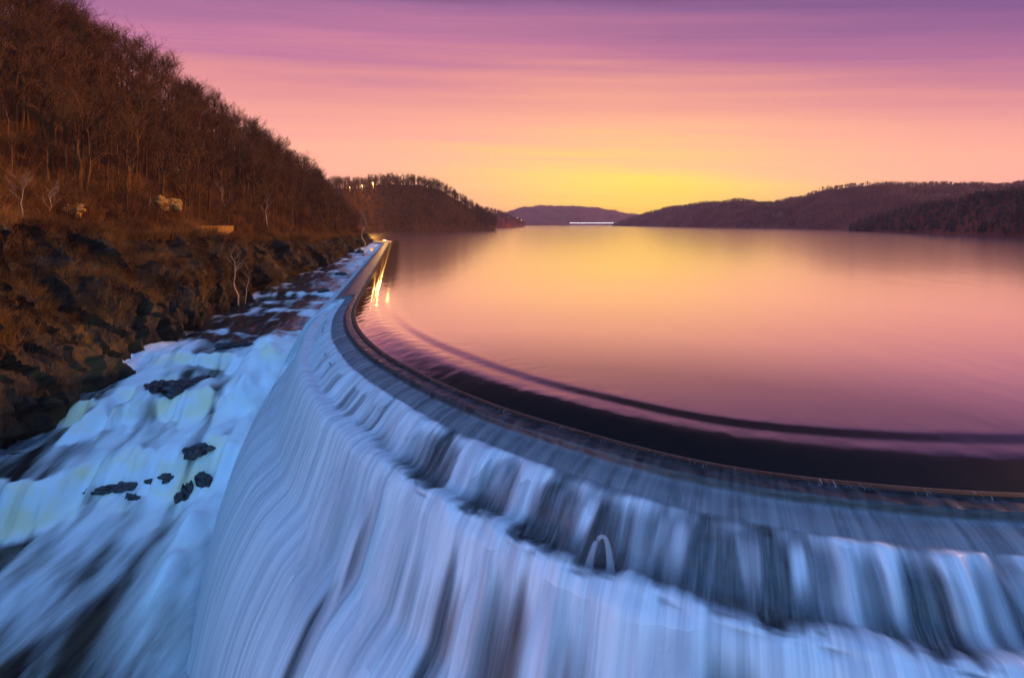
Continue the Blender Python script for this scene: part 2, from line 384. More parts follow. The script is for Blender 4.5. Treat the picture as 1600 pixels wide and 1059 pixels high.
# masonry body
stone_off = -.22*sstep(2, 5, T2) - .04 + .03*vn(S2*2.2, T2*2, 0, 71)
m, N = new_mat('wet_masonry'); M['masonry'] = m
uvn = N.add('ShaderNodeUVMap', uv_map='flow').outputs[0]
mp = N.add('ShaderNodeMapping', {'Vector': uvn, 'Scale': (1, 1, 1)}).outputs[0]
n1 = N.noise(mp, 1.2, 6, .6)
stv = N.noise(N.add('ShaderNodeMapping', {'Vector': uvn, 'Scale': (9, .35, 1)}).outputs[0], 1.0, 4, .55)
tv = N.add('ShaderNodeSeparateXYZ', {0: uvn}).outputs[1]
c = N.mix(N.mr(n1, .3, .7), (.014, .014, .017, 1), (.055, .050, .050, 1))
c = N.mix(N.m('MULTIPLY', N.mr(stv, .45, .7), N.mr(tv, 2.6, 3.2)), c, (.14, .13, .125, 1))
finish(N, princ(N, Base_Color=c, Roughness=.35, Normal=N.add('ShaderNodeBump', {'Height': n1, 'Strength': .4, 'Distance': .1}).outputs[0]))
uvs = np.stack([S2, T2], -1).reshape(-1, 2)
dam = empty('spillway_dam', (float(cu[len(cu)//2][0]), float(cu[len(cu)//2][1]), 0))
tag(dam, 'long curved stone spillway dam with stepped face under the falling water', 'dam')
def parent_keep(o, p):
    o.parent = p; o.matrix_parent_inverse = p.matrix_basis.inverted()
from mathutils import Matrix
VS = sheet(stone_off)
body = mesh_obj('stepped_face', VS[:, 12:].reshape(-1, 3), grid_faces(len(ss), len(tt)-12), M['masonry'], smooth=True, uv=np.stack([S2, T2], -1)[:, 12:].reshape(-1, 2))
body.parent = dam; body.matrix_parent_inverse = Matrix.Translation(-dam.location)
# crest coping: upstream wall and top
m, N = new_mat('coping_stone'); M['coping'] = m
uvn = N.add('ShaderNodeUVMap', uv_map='flow').outputs[0]
n1 = N.noise(N.add('ShaderNodeMapping', {'Vector': uvn, 'Scale': (.6, 5, 1)}).outputs[0], 1.0, 5, .6)
su_ = N.add('ShaderNodeSeparateXYZ', {0: uvn}).outputs
joint = N.mr(N.m('PINGPONG', su_[0], .7), .0, .03, 1, 0)
n4 = N.noise(N.add('ShaderNodeMapping', {'Vector': uvn, 'Scale': (9, .8, 1)}).outputs[0], 1.0, 3, .6)
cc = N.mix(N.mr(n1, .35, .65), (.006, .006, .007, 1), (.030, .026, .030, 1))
cc = N.mix(N.mr(n4, .60, .72, 0, .8), cc, (.30, .27, .27, 1))  # pale glints painted into the coping colour
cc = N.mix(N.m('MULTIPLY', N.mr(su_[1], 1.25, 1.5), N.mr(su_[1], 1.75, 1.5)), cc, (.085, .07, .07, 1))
finish(N, princ(N, Base_Color=N.mix(joint, cc, (.004, .004, .004, 1)), Roughness=.6, Specular_IOR_Level=.15))
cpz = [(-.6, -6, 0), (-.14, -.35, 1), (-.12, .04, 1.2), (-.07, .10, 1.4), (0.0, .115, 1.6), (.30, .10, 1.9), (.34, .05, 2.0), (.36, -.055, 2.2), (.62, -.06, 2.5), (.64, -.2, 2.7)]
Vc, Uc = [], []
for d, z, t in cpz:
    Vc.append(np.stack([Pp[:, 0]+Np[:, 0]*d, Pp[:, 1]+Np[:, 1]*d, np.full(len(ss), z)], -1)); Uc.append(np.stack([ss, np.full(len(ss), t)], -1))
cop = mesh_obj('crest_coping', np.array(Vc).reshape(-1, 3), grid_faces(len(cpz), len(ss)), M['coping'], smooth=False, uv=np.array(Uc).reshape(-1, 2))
cop.parent = dam; cop.matrix_parent_inverse = Matrix.Translation(-dam.location)

# falling water
fA = sstep(5.2, 6.0, T2)                     # past the first lip
fB = sstep(11.0, 12.2, T2)
wide = fbm(S2/1.9, T2/26, 0, 81, 3); fine = fbm(S2/.42, T2/14, 0, 83, 3, .6); mid = fbm(S2/.85+.15*vn(S2/3, T2/3, 0, 5), T2/16+3*fB, 0, 85, 3)
mid2 = fbm(S2/.7+9, T2/18, 0, 87, 3)
strand = np.where(T2 < 11.5, mid, mid2)
strand = strand*(1-fB)+fB*fbm(S2/1.25, T2/22, 3, 91, 4, .55)
leftness = sstep(s_kink+56, s_kink+30, S2)*(1-fB)+fB*sstep(s_kink+78, s_kink+34, S2)     # water runs fuller toward the straight part
amp = 1-.8*leftness
thick = .05 + fA*np.maximum(.13+amp*(.09*strand+.07*wide+.02*fine), .0) + fB*.08
a_top = .02 + .05*np.clip(fine, 0, 1)
a_sheet = .36 + .12*fbm(S2/.25, T2/9, 0, 95, 2)
alpha = a_top*(1-sstep(2.4, 3.3, T2)) + sstep(2.4, 3.3, T2)*(1-fA)*a_sheet
fall = .46-.10*(1-leftness)*(1-fB)+(.70-.42*leftness)*strand+(.45-.3*leftness)*wide+.14*fine + .60*leftness
lipglow = .55*np.exp(-((T2-5.9)/.9)**2) + .55*np.exp(-((T2-11.7)/.9)**2)  # light caught by the lips put in as denser white cover
shade_and_gaps = -.20*(1-leftness)*np.exp(-((T2-9.8)/.9)**2) + fB*(1-.75*leftness)*sstep(12, 14.5, T2)*(-.46+.95*fbm(S2/1.5, T2/30, 5, 92, 3, .45))+.5*sstep(12.5, 15, T2)*sstep(s_kink+58, s_kink+34, S2)  # crease shade above the second lip put into cover, plus strand gaps
alpha = alpha + fA*(fall+lipglow+shade_and_gaps+.20*fB+.15*sstep(14, 20, T2))
st = 1-kb
a_str = .10+.12*sstep(3.4, 4.0, T2)+.35*sstep(5.4, 6.2, T2) + .65*sstep(6.4, 7.4, T2)*(.8+.25*strand)
alpha = np.where(kb > .5, alpha, a_str)
alpha = np.clip(alpha, .03, .985)
jag = .12*vn(S2/.8, 0, 0, 99)+.16*vn(S2/2.3, 0, 0, 98)
D1 = D0 + kb*(jag*(fA*(1-fB)) + .13*vn(S2/3.1, 0, 4, 96)*fB + .05*vn(S2/1.1, 0, 7, 94)*fB)
VW = sheet(np.where(kb > .5, thick, .05+.05*sstep(5, 7, T2)*(1+strand)), D=D1)
# thrown water in front: arcs off the first and second lips in separate strands
arcp = np.array([(2.2, -.72), (2.75, -.93), (3.25, -1.3), (3.7, -1.75), (4.15, -2.2), (4.5, -2.6)])
arcq = np.array([(4.75, -2.42), (5.35, -2.62), (5.95, -3.3), (6.5, -4.3), (7.05, -5.6), (7.5, -6.9), (8.1, -8.1), (8.9, -9.1), (9.6, -10.5)])
s2 = ss[ss > s_kink+1]; P2, N2 = frame(s2); ARC = []
for q_, (ap, sd_, fr) in enumerate(((arcp, 151, 1.0), (arcq, 171, 1.5))):
    ll = np.r_[0, np.cumsum(np.linalg.norm(np.diff(ap, axis=0), axis=1))]; tq = np.linspace(0, ll[-1], 30)
    dq, zq = np.interp(tq, ll, ap[:, 0]), np.interp(tq, ll, ap[:, 1])
    for _ in range(3):
        dq[1:-1] = (dq[:-2]+2*dq[1:-1]+dq[2:])/4; zq[1:-1] = (zq[:-2]+2*zq[1:-1]+zq[2:])/4
    Sq = np.repeat(s2[:, None], 30, 1); Tq = np.repeat(tq[None], len(s2), 0)/ll[-1]
    reach = .12*vn(Sq/1.3, Tq*.4, 0, sd_+1)+.10*vn(Sq/.45, Tq*.4, 0, sd_+2)
    fan = .16*vn(Sq/.9, 0, 0, sd_+3)*Tq**1.4
    pp = np.stack([np.interp(Sq+fan, su, cu[:, i]) for i in (0, 1)], -1); nn_ = np.stack([np.interp(Sq+fan, su, nm[:, i]) for i in (0, 1)], -1)
    d2 = dq[None]+reach*(.3+Tq)*fr+(.12*(1-q_)+.48*q_)*sstep(0, .35, Tq); z2 = np.repeat(zq[None], len(s2), 0)+.04*vn(Sq/.6, 0, 0, sd_+4)
    st_ = fbm(Sq/(.62*fr), Tq*.25, 0, sd_, 3, .55)
    al = np.clip(.06+.9*np.clip(st_-.05, 0, 1)+.2*sstep(s_kink+46, s_kink+6, Sq), 0, .9)*sstep(0, .38, Tq)*sstep(1.0, .5, Tq)*(1-.9*sstep(s_kink+60, s_kink+30, Sq))
    ARC.append((np.stack([pp[..., 0]+nn_[..., 0]*d2, pp[..., 1]+nn_[..., 1]*d2, z2], -1), al, np.stack([Sq+.37*q_, Tq*3], -1)))
m, N = new_mat('white_water'); M['fall'] = m
at = N.add('ShaderNodeAttribute', attribute_name='cover').outputs['Fac']
uvn = N.add('ShaderNodeUVMap', uv_map='flow').outputs[0]
st1 = N.noise(N.add('ShaderNodeMapping', {'Vector': uvn, 'Scale': (6, .12, 1)}).outputs[0], 1.0, 4, .55)
st2 = N.noise(N.add('ShaderNodeMapping', {'Vector': uvn, 'Scale': (2.2, .10, 1)}).outputs[0], 1.0, 3, .5)
a = N.m('ADD', at, N.m('ADD', N.m('MULTIPLY', N.m('SUBTRACT', st1, .5), .30), N.m('MULTIPLY', N.m('SUBTRACT', st2, .5), .35)), clamp=True)
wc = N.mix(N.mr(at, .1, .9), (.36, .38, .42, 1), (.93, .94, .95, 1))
wc = N.mix(N.mr(st1, .34, .62, .38, 0), wc, (.52, .56, .62, 1))
wc = N.mix(N.mr(st2, .36, .60, .42, 0), wc, (.42, .47, .55, 1))
wb = N.add('ShaderNodeBump', {'Height': st1, 'Strength': .2, 'Distance': .1}).outputs[0]
df = N.add('ShaderNodeBsdfDiffuse', {'Color': wc, 'Normal': wb}).outputs[0]
tl = N.add('ShaderNodeBsdfTranslucent', {'Color': (.8, .85, .9, 1)}).outputs[0]
w = N.add('ShaderNodeMixShader', {0: .22, 1: df, 2: tl}).outputs[0]
gl = N.add('ShaderNodeBsdfGlossy', {'Roughness': .35, 'Color': (1, 1, 1, 1)}).outputs[0]
w = N.add('ShaderNodeMixShader', {0: .05, 1: w, 2: gl}).outputs[0]
finish(N, N.add('ShaderNodeMixShader', {0: a, 1: N.add('ShaderNodeBsdfTransparent').outputs[0], 2: w}).outputs[0])
tag(mesh_obj('falling_water', VW.reshape(-1, 3), grid_faces(len(ss), len(tt)), M['fall'], uv=uvs, attrs={'cover': alpha}), kind='structure')
jb = MB(); jx, jy = (938-800)/F*18.6, 18.6
jp = [(jx-.40+.80*q+.12*math.sin(math.pi*q), jy+.30-.25*q, -2.75+1.30*(1-abs(2*q-1)**2.4)) for q in np.linspace(0, 1, 17)]
jb.tube(jp, [.16-.09*math.sin(math.pi*q) for q in np.linspace(0, 1, 17)], 8)
V3 = np.vstack([a_[0].reshape(-1, 3) for a_ in ARC]); f3 = grid_faces(len(s2), 30)
jv, jf = np.array(jb.v), np.array(jb.f)+len(V3)
tag(mesh_obj('thrown_water', np.vstack([V3, jv]), np.vstack([f3, f3+len(s2)*30, jf]), M['fall'], uv=np.vstack([a_[2].reshape(-1, 2) for a_ in ARC]+[jv[:, :2]]), attrs={'cover': np.concatenate([a_[1].ravel() for a_ in ARC]+[np.full(len(jv), .42)])}), kind='structure')

# ------------------------------------------------------------------ lake
LZ = .615
dd = np.array([0, .12, .25, .45, .7, 1.0, 1.3, 1.6, 1.9, 2.2, 2.5, 2.8, 3.1, 3.3, 3.5, 3.65, 3.8, 3.95, 4.1, 4.3, 4.6, 5, 5.6, 6.4])
hh = np.interp(dd, [0, .15, .5, 1.0, 1.5, 1.9, 2.3, 2.6, 3.3, 3.5, 4.1, 4.3, 6.4], [.0, .03, .13, .27, .40, .48, .515, .52, .525, .535, .605, .615, .615])
ls = np.concatenate([np.arange(0, s_kink-8, 1.0), np.arange(s_kink-8, s_end, .2)])
Pl, Nl = frame(ls)
SV = []
for d, h in zip(dd, hh):
    wv = .012*vn(ls/.6, d*2, 0, 101)*(1 if d < 2.6 else .3)
    SV.append(np.stack([Pl[:, 0]-Nl[:, 0]*d, Pl[:, 1]-Nl[:, 1]*d, h+wv*(d > 0)*(d < 6)], -1))
SV = np.array(SV)
Vl = SV.reshape(-1, 3); fl = grid_faces(len(dd), len(ls)).tolist(); nb = len(Vl); last = (len(dd)-1)*len(ls)
rim_ = [last+i for i in range(len(ls))]
extra = np.array([(900, 30, LZ), (5500, 800, LZ), (5500, 5600, LZ), (-5500, 5600, LZ), (-3000, 900, LZ), (-300, 345, LZ)])
fl.append(rim_+[nb+i for i in range(len(extra))])
m, N = new_mat('lake_water'); M['lake'] = m
g = N.add('ShaderNodeNewGeometry').outputs['Position']
lw = N.add('ShaderNodeLayerWeight', {'Blend': .5}).outputs['Facing']
n1 = N.noise(N.add('ShaderNodeMapping', {'Vector': g, 'Scale': (.25, .08, 1)}).outputs[0], 1.0, 4, .5)
bp = N.add('ShaderNodeBump', {'Height': n1, 'Strength': .10, 'Distance': .25})
rl = N.mr(N.add('ShaderNodeAttribute', attribute_name='crest_distance').outputs['Fac'], 3.8, 5.6, .07, .14)
gl = N.add('ShaderNodeBsdfAnisotropic', {'Color': (1.0, .92, .84, 1), 'Roughness': rl, 'Normal': bp.outputs[0]}).outputs[0]
dk = princ(N, Base_Color=(.012, .012, .012, 1), Roughness=.3, Specular_IOR_Level=.1)
N_f = N.ramp(lw, [(.45, (.01,)*3), (.58, (.03,)*3), (.625, (.34,)*3), (.73, (.46,)*3), (.795, (.84,)*3), (.87, (.98,)*3)])
finish(N, N.add('ShaderNodeMixShader', {0: N_f, 1: dk, 2: gl}).outputs[0])
tag(mesh_obj('lake', np.vstack([Vl, extra]), fl, M['lake'], attrs={'crest_distance': np.concatenate([np.repeat(dd, len(ls)), np.full(6, 9.0)])}), kind='structure')

# ------------------------------------------------------------------ left gorge wall and hillside
Yk = np.array([20, 60, 75, 95, 115, 150, 176, 214, 252, 300, 340, 420, 540, 640.])
bx = np.array([-54, -56, -54, -56, -60, -63, -66, -70.5, -76, -82, -92, -115, -150, -175.])
rx = np.array([-60, -62, -61, -61, -64, -68, -71, -75, -80, -87, -99, -122, -158, -183.])
rz = np.array([11, 10, 8.4, 7.0, 5.4, 4.0, 3.6, 3.2, 2.9, 2.6, 2.2, 2.2, 2.2, 2.2])
gx = np.array([-100, -100, -100, -100, -100, -100, -100, -101, -103, -110, -124, -160, -205, -235.])
gz = np.array([43, 44, 44.5, 45, 45, 42, 38, 32, 26, 22, 20, 20, 20, 20.])
hy = np.concatenate([np.arange(12, 40, .7), np.arange(40, 130, .36), np.arange(130, 260, 1.0), np.arange(260, 640, 3.0)])
I = lambda a: np.interp(hy, Yk, a)
def sheet_between(segs, seeds, amp):
    return None
nc, nh, nbk = 84, 90, 14
vc = np.linspace(0, 1, nc); vh = np.linspace(0, 1, nh); vb = np.linspace(0, 1, nbk)[1:]
zb = np.array([river_z(I(bx)[i]+3, hy[i]) if hy[i] < 300 else 0 for i in range(len(hy))])-1.5
cf = vc[None]
Xc = I(bx)[:, None]+(I(rx)-I(bx))[:, None]*(cf**2.0)
Zc = zb[:, None]+(I(rz)-zb)[:, None]*cf
hf = vh[None]; bow = np.sin(np.pi*hf)
Xh = I(rx)[:, None]+(I(gx)-I(rx))[:, None]*hf
Zh = I(rz)[:, None]+(I(gz)-I(rz))[:, None]*(.9*hf+.1*hf**2) - 2.2*bow*0
Xh[:, :] -= 0
# a narrow road bench just above the rim
bench = np.exp(-((hf-.07)/.05)**2); Zh = Zh-1.4*bench
bf = vb[None]
Xb = I(gx)[:, None]-60*bf; Zb = I(gz)[:, None]+2*bf-8*bf**2
XX = np.hstack([Xc, Xh[:, 1:], Xb]); ZZ = np.hstack([Zc, Zh[:, 1:], Zb]); YY = np.repeat(hy[:, None], XX.shape[1], 1)
dist = YY
ncol = XX.shape[1]; rel = np.arange(ncol)
cliffw = 1-sstep(nc-6, nc+14, rel)[None]
big = fbm(YY/16, ZZ/11, XX/20, 201, 3)
rg = 1-np.abs(fbm(YY/4.5+.3*ZZ/4, ZZ/6, XX/6, 205, 4, .55))
crag = fbm(YY/2.6, ZZ/2.2, XX/3, 209, 3, .5)
blocky = np.floor(3*vn(YY/3.6+ZZ*.12, ZZ/5.0, XX/5, 213))/3+.5*np.floor(3*vn(YY/1.7-ZZ*.1, ZZ/2.4, XX/5, 217))/3
fx_ = facets(YY/5.2+.12*ZZ, ZZ/12, XX/9, 231)*3.2+facets(YY/2.2+.10*ZZ, ZZ/5.5, XX/5, 237)*1.0+facets(YY/.9+.1*ZZ, ZZ/2.0, XX/2.2, 241)*.26
off = cliffw*(2.4*big+1.4*(rg-.5)+.25*crag+fx_) + (1-cliffw)*(2.6*big*(.3+.7*np.sin(np.pi*np.clip((rel[None]-nc)/nh, 0, 1)))+.5*crag+.6*(rg-.6))
off = off*(1-.6*sstep(nc+nh-14, nc+nh, rel)[None])*np.clip(1.15-.0*dist, 0, 1)
far_s = np.clip((420-YY)/200, .3, 1)
XX = XX+off*.85*far_s+0; ZZ = ZZ+off*.45*(1-.5*cliffw)*far_s; YY = YY + .5*crag*cliffw
HV = np.stack([XX, YY, ZZ], -1)
nr = len(hy)
tag(mesh_obj('cliff', HV[:, :nc+4].reshape(-1, 3), grid_faces(nr, nc+4), M['rock'], smooth=False), kind='structure')
tag(mesh_obj('hillside', HV[:, nc+3:].reshape(-1, 3), grid_faces(nr, ncol-nc-3), M['litter'], smooth=True), kind='structure')
def hill_pt(y, u):        # u in 0..1 rim to ridge; >1 behind
    r = int(np.clip(np.searchsorted(hy, y), 1, nr-2)); c_ = int(np.clip(nc+u*(nh-1), 0, ncol-1)); return HV[r, c_]
def cliff_pt(y, u):
    r = int(np.clip(np.searchsorted(hy, y), 1, nr-2)); return HV[r, int(np.clip(u*(nc-1), 0, nc-1))]

# ------------------------------------------------------------------ bare tree templates
def make_tree(h, spread, seed, levels=4, bend=.03, n1=9, n2=5, n3=5, n4=5, lean=(0, 0), fork=False, w=1.0):
    R = np.random.default_rng(seed); tr, cr = MB(), MB()
    pts = [np.zeros(3)]; rad = [.017*h*w]; nseg = 7
    for i in range(nseg):
        pts.append(pts[-1]+np.array([R.normal()*bend*h*.35+lean[0]/nseg, R.normal()*bend*h*.35+lean[1]/nseg, h*.82/nseg]))
        rad.append(.017*h*w*(1-(i+1)/nseg*.8))
    pts[0][2] = -.9
    tr.tube(pts, rad, 6)
    def at(f):
        x = f*nseg; i = min(int(x), nseg-1); return pts[i]+(pts[i+1]-pts[i])*(x-i)
    def grow(p, d, ln, r, lv):
        d = d/np.linalg.norm(d); q = [p]; dd_ = d.copy()
        for i in range(3):
            dd_ = dd_+np.array([R.normal()*.16, R.normal()*.16, .10+R.normal()*.08]); dd_ /= np.linalg.norm(dd_)
            q.append(q[-1]+dd_*ln/3)
        if lv <= 2: cr.tube(q, [r, r*.75, r*.55, r*.3], 3)
        elif lv == 3:
            cr.blade(q[0], q[2], r); cr.blade(q[2], q[3], r*.7)
        else: cr.blade(q[0], q[3], r)
        if lv >= levels: return
        n = {1: n2, 2: n3, 3: n4}[lv]
        for i in range(n):
            f = .25+.75*(i+R.random())/n; x = f*3; k_ = min(int(x), 2); b = q[k_]+(q[k_+1]-q[k_])*(x-k_)
            a = np.cross(dd_, R.normal(size=3)); a /= np.linalg.norm(a)+1e-6
            grow(b, dd_*.75+a*R.uniform(.45, .95)+np.array([0, 0, .15]), ln*R.uniform(.42, .66), max(r*.5, .016*w), lv+1)
    for i in range(n1):
        f = R.uniform(.42, 1.0) if i > 1 else R.uniform(.95, 1); a = R.uniform(0, 2*math.pi)
        up_ = .55+.9*(f-.4)
        grow(at(f), np.array([math.cos(a), math.sin(a), up_+R.random()*.5]), h*spread*R.uniform(.7, 1.1)*(1.15-.45*f), .0075*h*w*(1.2-.6*f), 1)
    return tr, cr
TREES = []
for i in range(9):
    h = 15+1.2*math.sin(i*2.1)
    TREES.append(make_tree(h, .36+.05*(i % 3), 50+i, n1=12, n2=6, n3=5, n4=5, w=1.1))
tree_mesh = []
for tr, cr in TREES:
    t = tr.build('trunk', M['bark'], smooth=True); c_ = cr.build('crown', M['twigs']); tree_mesh.append((t.data, c_.data))
    for o in (t, c_): bpy.data.objects.remove(o)
def place_tree(p, k_, sc_, rz_, label, group, name='bare_tree', mats=None):
    e = empty(name, tuple(float(v) for v in p), rz_); e.scale = (sc_*random.uniform(.9, 1.1), sc_*random.uniform(.9, 1.1), sc_)
    tag(e, label, 'tree', group)
    for nm_, me in zip(('trunk', 'crown'), tree_mesh[k_]):
        o = bpy.data.objects.new(nm_, me); COL.objects.link(o); o.parent = e
    return e
zones = [
 # count, y range, u range, label, group, scale range
 (118, (95, 300), (.93, 1.05), 'tall bare tree on the skyline ridge of the left hill', 'skyline trees of the left hill', (.78, 1.05)),
 (60, (70, 290), (.70, .93), 'bare brown tree just below the ridge of the left hill', 'trees below the ridge of the left hill', (.6, .95)),
 (54, (62, 290), (.35, .70), 'bare brown tree halfway up the left hill', 'trees halfway up the left hill', (.45, .75)),
 (50, (62, 290), (.06, .34), 'small bare tree in brush above the cliff rim', 'small trees above the cliff rim', (.28, .5)),
]
for cnt, (y0, y1), (u0, u1), lab, grp, (s0, s1) in zones:
    for i in range(cnt):
        f = (i+random.random())/cnt; y = y0*(y1/y0)**f; u = random.uniform(u0, u1)
        q_ = hill_pt(y, u); c_px = 800+F*q_[0]/q_[1]
        sect = ', left of the bright outcrop' if c_px < 240 else (', above the road wall' if c_px < 360 else (', right of the road wall' if c_px < 450 else ', near the far dam end'))
        place_tree(hill_pt(y, u), random.randrange(9), random.uniform(s0, s1), random.uniform(0, 6.28), lab+sect, grp+sect)
# stuff helper: many copies merged in one mesh
def merge(tpls, P, S, RZ, K):
    Vs, Fs, b = [], [], 0
    for p, s, a, k_ in zip(P, S, RZ, K):
        v, f = tpls[k_]; ca, sa = math.cos(a), math.sin(a)
        q = np.empty_like(v); q[:, 0] = (v[:, 0]*ca-v[:, 1]*sa)*s+p[0]; q[:, 1] = (v[:, 0]*sa+v[:, 1]*ca)*s+p[1]; q[:, 2] = v[:, 2]*s+p[2]
        Vs.append(q); Fs.append(f+b); b += len(v)
    return np.vstack(Vs), np.vstack(Fs)
def tpl(mbs):
    v = np.vstack([np.array(m_.v) for m_ in mbs]); f = []; b = 0
    for m_ in mbs: f.append(np.array(m_.f)+b); b += len(m_.v)
    return v, np.vstack(f)
MID = [tpl(make_tree(14, .34, 150+i, levels=3, n1=8, n2=5, n3=5, w=1.5)) for i in range(5)]
n = 1250; P = []; 
for i in range(n):
    y = 80*(560/80)**random.random(); P.append(hill_pt(y, random.uniform(.42, 1.3) if random.random() < .8 else random.uniform(.12, .6)))
V_, F_ = merge(MID, P, [random.uniform(.65, 1.05) for _ in P], [random.uniform(0, 6.28) for _ in P], [random.randrange(5) for _ in P])
tag(mesh_obj('woodland', V_, F_, M['twigs'], smooth=False), kind='stuff')

# brush tufts
def tuft(seed, n_, r, h, w):
    R = np.random.default_rng(seed); b = MB()
    for i in range(n_):
        a = R.uniform(0, 6.28); q = r*math.sqrt(R.random()); p = np.array([q*math.cos(a)*.7, q*math.sin(a)*.7, -.1])
        d = np.array([math.cos(a)*R.uniform(.1, .8), math.sin(a)*R.uniform(.1, .8), 1.0]); ln = h*R.uniform(.5, 1.1)
        m1 = p+d*ln*.6; e_ = m1+(d+R.normal(size=3)*.5)*ln*.5
        b.blade(p, m1, w); b.blade(m1, e_, w*.7)
        for _ in range(2): b.blade(m1, m1+(d+R.normal(size=3)*.8)*ln*.35, w*.6)
    return tpl([b])
TUF = [tuft(i, 26, .9, 1.5, .022) for i in range(6)]
P = []
for i in range(7500):
    y = 60*(330/60)**random.random(); u = random.random()**1.3*1.0-.02; P.append(hill_pt(y, u)+np.array([0, 0, .05]))
V_, F_ = merge(TUF, P, [random.uniform(.5, 1.5) for _ in P], [random.uniform(0, 6.28) for _ in P], [random.randrange(6) for _ in P])
tag(mesh_obj('undergrowth', V_, F_, M['brush'], smooth=False), kind='stuff')
P = []
for i in range(2300):
    y = 56*(300/56)**random.random(); lo = .42 if y < 105 else .15; P.append(cliff_pt(y, random.uniform(lo, 1.0))+np.array([.1, 0, 0]))
V_, F_ = merge(TUF, P, [random.uniform(.35, 1.1) for _ in P], [random.uniform(0, 6.28) for _ in P], [random.randrange(6) for _ in P])
tag(mesh_obj('cliff_scrub', V_, F_, M['vine'], smooth=False), kind='stuff')

# pale single trees the photograph shows apart
def pale(px, py, Yd, h, seed, label, lean=(0, 0), zoff=0.0, name='birch_tree', fac=.3, p=None):
    if p is None: p = ((px-800)/F*Yd, Yd, H-(py-HZ)/F*Yd+zoff)
    e = empty(name, p); tag(e, label, 'tree')
    tr, cr = make_tree(h, fac, seed, levels=3, n1=7, n2=4, n3=3, bend=.09, lean=lean, w=.9)
    tr.build('trunk', M['pale_bark'], e, True); cr.build('crown', M['pale_twigs'], e)
    return e
pale(372, 470, 105, 11.5, 301, 'slender pale birch leaning out at the foot of the cliff beside the rapids', (1.2, 0))
pale(383, 468, 106, 6, 311, 'short pale sapling beside the leaning birch at the foot of the cliff', (.2, 0))
pale(571, 385, 225, 16, 302, 'pale birch at the far head of the rapids beside the end of the dam', (-.8, 0))
pale(356, 347, 128, 9.5, 303, 'pale spreading bare tree standing above the road wall on the hillside', (0, 0), 0, 'pale_tree', .45)
pale(418, 350, 150, 9, 304, 'thin pale bare tree right of the spreading one above the cliff rim', (0, 0), 0, 'pale_tree')
pale(30, 352, 66, 6, 305, 'pale forked bare tree on the cliff rim at the left edge', (.3, 0), 0, 'pale_tree', .4)
pale(85, 350, 72, 5.5, 306, 'pale crooked bare tree on the rim beside the lit outcrop', (-.4, 0), 0, 'pale_tree', .4)

# ------------------------------------------------------------------ outcrops, wall
def boulder(name, px, py, Yd, size, seed, mat, label, cat='rock', rot=0, subd=4):
    import bmesh
    bm = bmesh.new(); bmesh.ops.create_icosphere(bm, subdivisions=subd, radius=1)
    V = np.array([v.co[:] for v in bm.verts]); Fc = np.array([[v.index for v in f.verts] for f in bm.faces]); bm.free()
    r = 1+.46*fbm(V[:, 0]*1.1, V[:, 1]*1.1, V[:, 2]*1.1, seed, 4, .55)+.12*np.floor(2.5*vn(V[:, 0]*1.9, V[:, 1]*1.9, V[:, 2]*1.9, seed+9))+.05*vn(V[:, 0]*4, V[:, 1]*4, V[:, 2]*4, seed+5)
    V = V*r[:, None]*np.array(size)
    ca, sa = math.cos(rot), math.sin(rot); V = np.stack([V[:, 0]*ca-V[:, 1]*sa, V[:, 0]*sa+V[:, 1]*ca, V[:, 2]], 1)
    o = mesh_obj(name, V, Fc, mat, smooth=False)
    o.location = ((px-800)/F*Yd, Yd, H-(py-HZ)/F*Yd); tag(o, label, cat); return o
def near_hill(px, py, default):   # distance at which a view ray meets the hillside sheet
    best = None
    Q = HV[:, nc-4:nc+nh].reshape(-1, 3); Q = Q[Q[:, 1] > 40]
    e = (800+F*Q[:, 0]/Q[:, 1]-px)**2+(HZ+F*(H-Q[:, 2])/Q[:, 1]-py)**2
    idx = np.where(e < 30)[0]
    return float(Q[idx][:, 1].min()) if len(idx) else default
boulder('rock_outcrop', 282, 285, near_hill(282, 285, 105), (1.6, 2.4, 3.6), 401, M['lamplit_rock'], 'tall rock face coloured as lamplit on the hillside', rot=.4)
boulder('rock_outcrop', 258, 322, near_hill(258, 322, 95), (2.4, 2.0, 1.5), 403, M['lamplit_wall'], 'outcrop coloured as lamplit low on the slope under the tall rock face')
boulder('rock_outcrop', 112, 328, near_hill(112, 328, 75), (1.3, 1.2, 1.0), 405, M['lamplit_wall'], 'small outcrop coloured as lamplit on the rim near the left edge')
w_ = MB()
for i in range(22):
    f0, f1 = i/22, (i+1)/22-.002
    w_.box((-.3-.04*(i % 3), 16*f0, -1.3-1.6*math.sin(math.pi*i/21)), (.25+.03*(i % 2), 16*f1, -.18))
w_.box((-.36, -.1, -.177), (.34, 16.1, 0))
wo = w_.build('retaining_wall', M['lamplit_wall']); wo.location = (-504/800*104, 104, H-3.2/800*104); wo.rotation_euler = (0, 0, math.atan2(504/800*104-442/800*120, 0)*0)
tag(wo, 'low stone wall coloured as lamplit at the edge of the road above the cliff', 'wall')

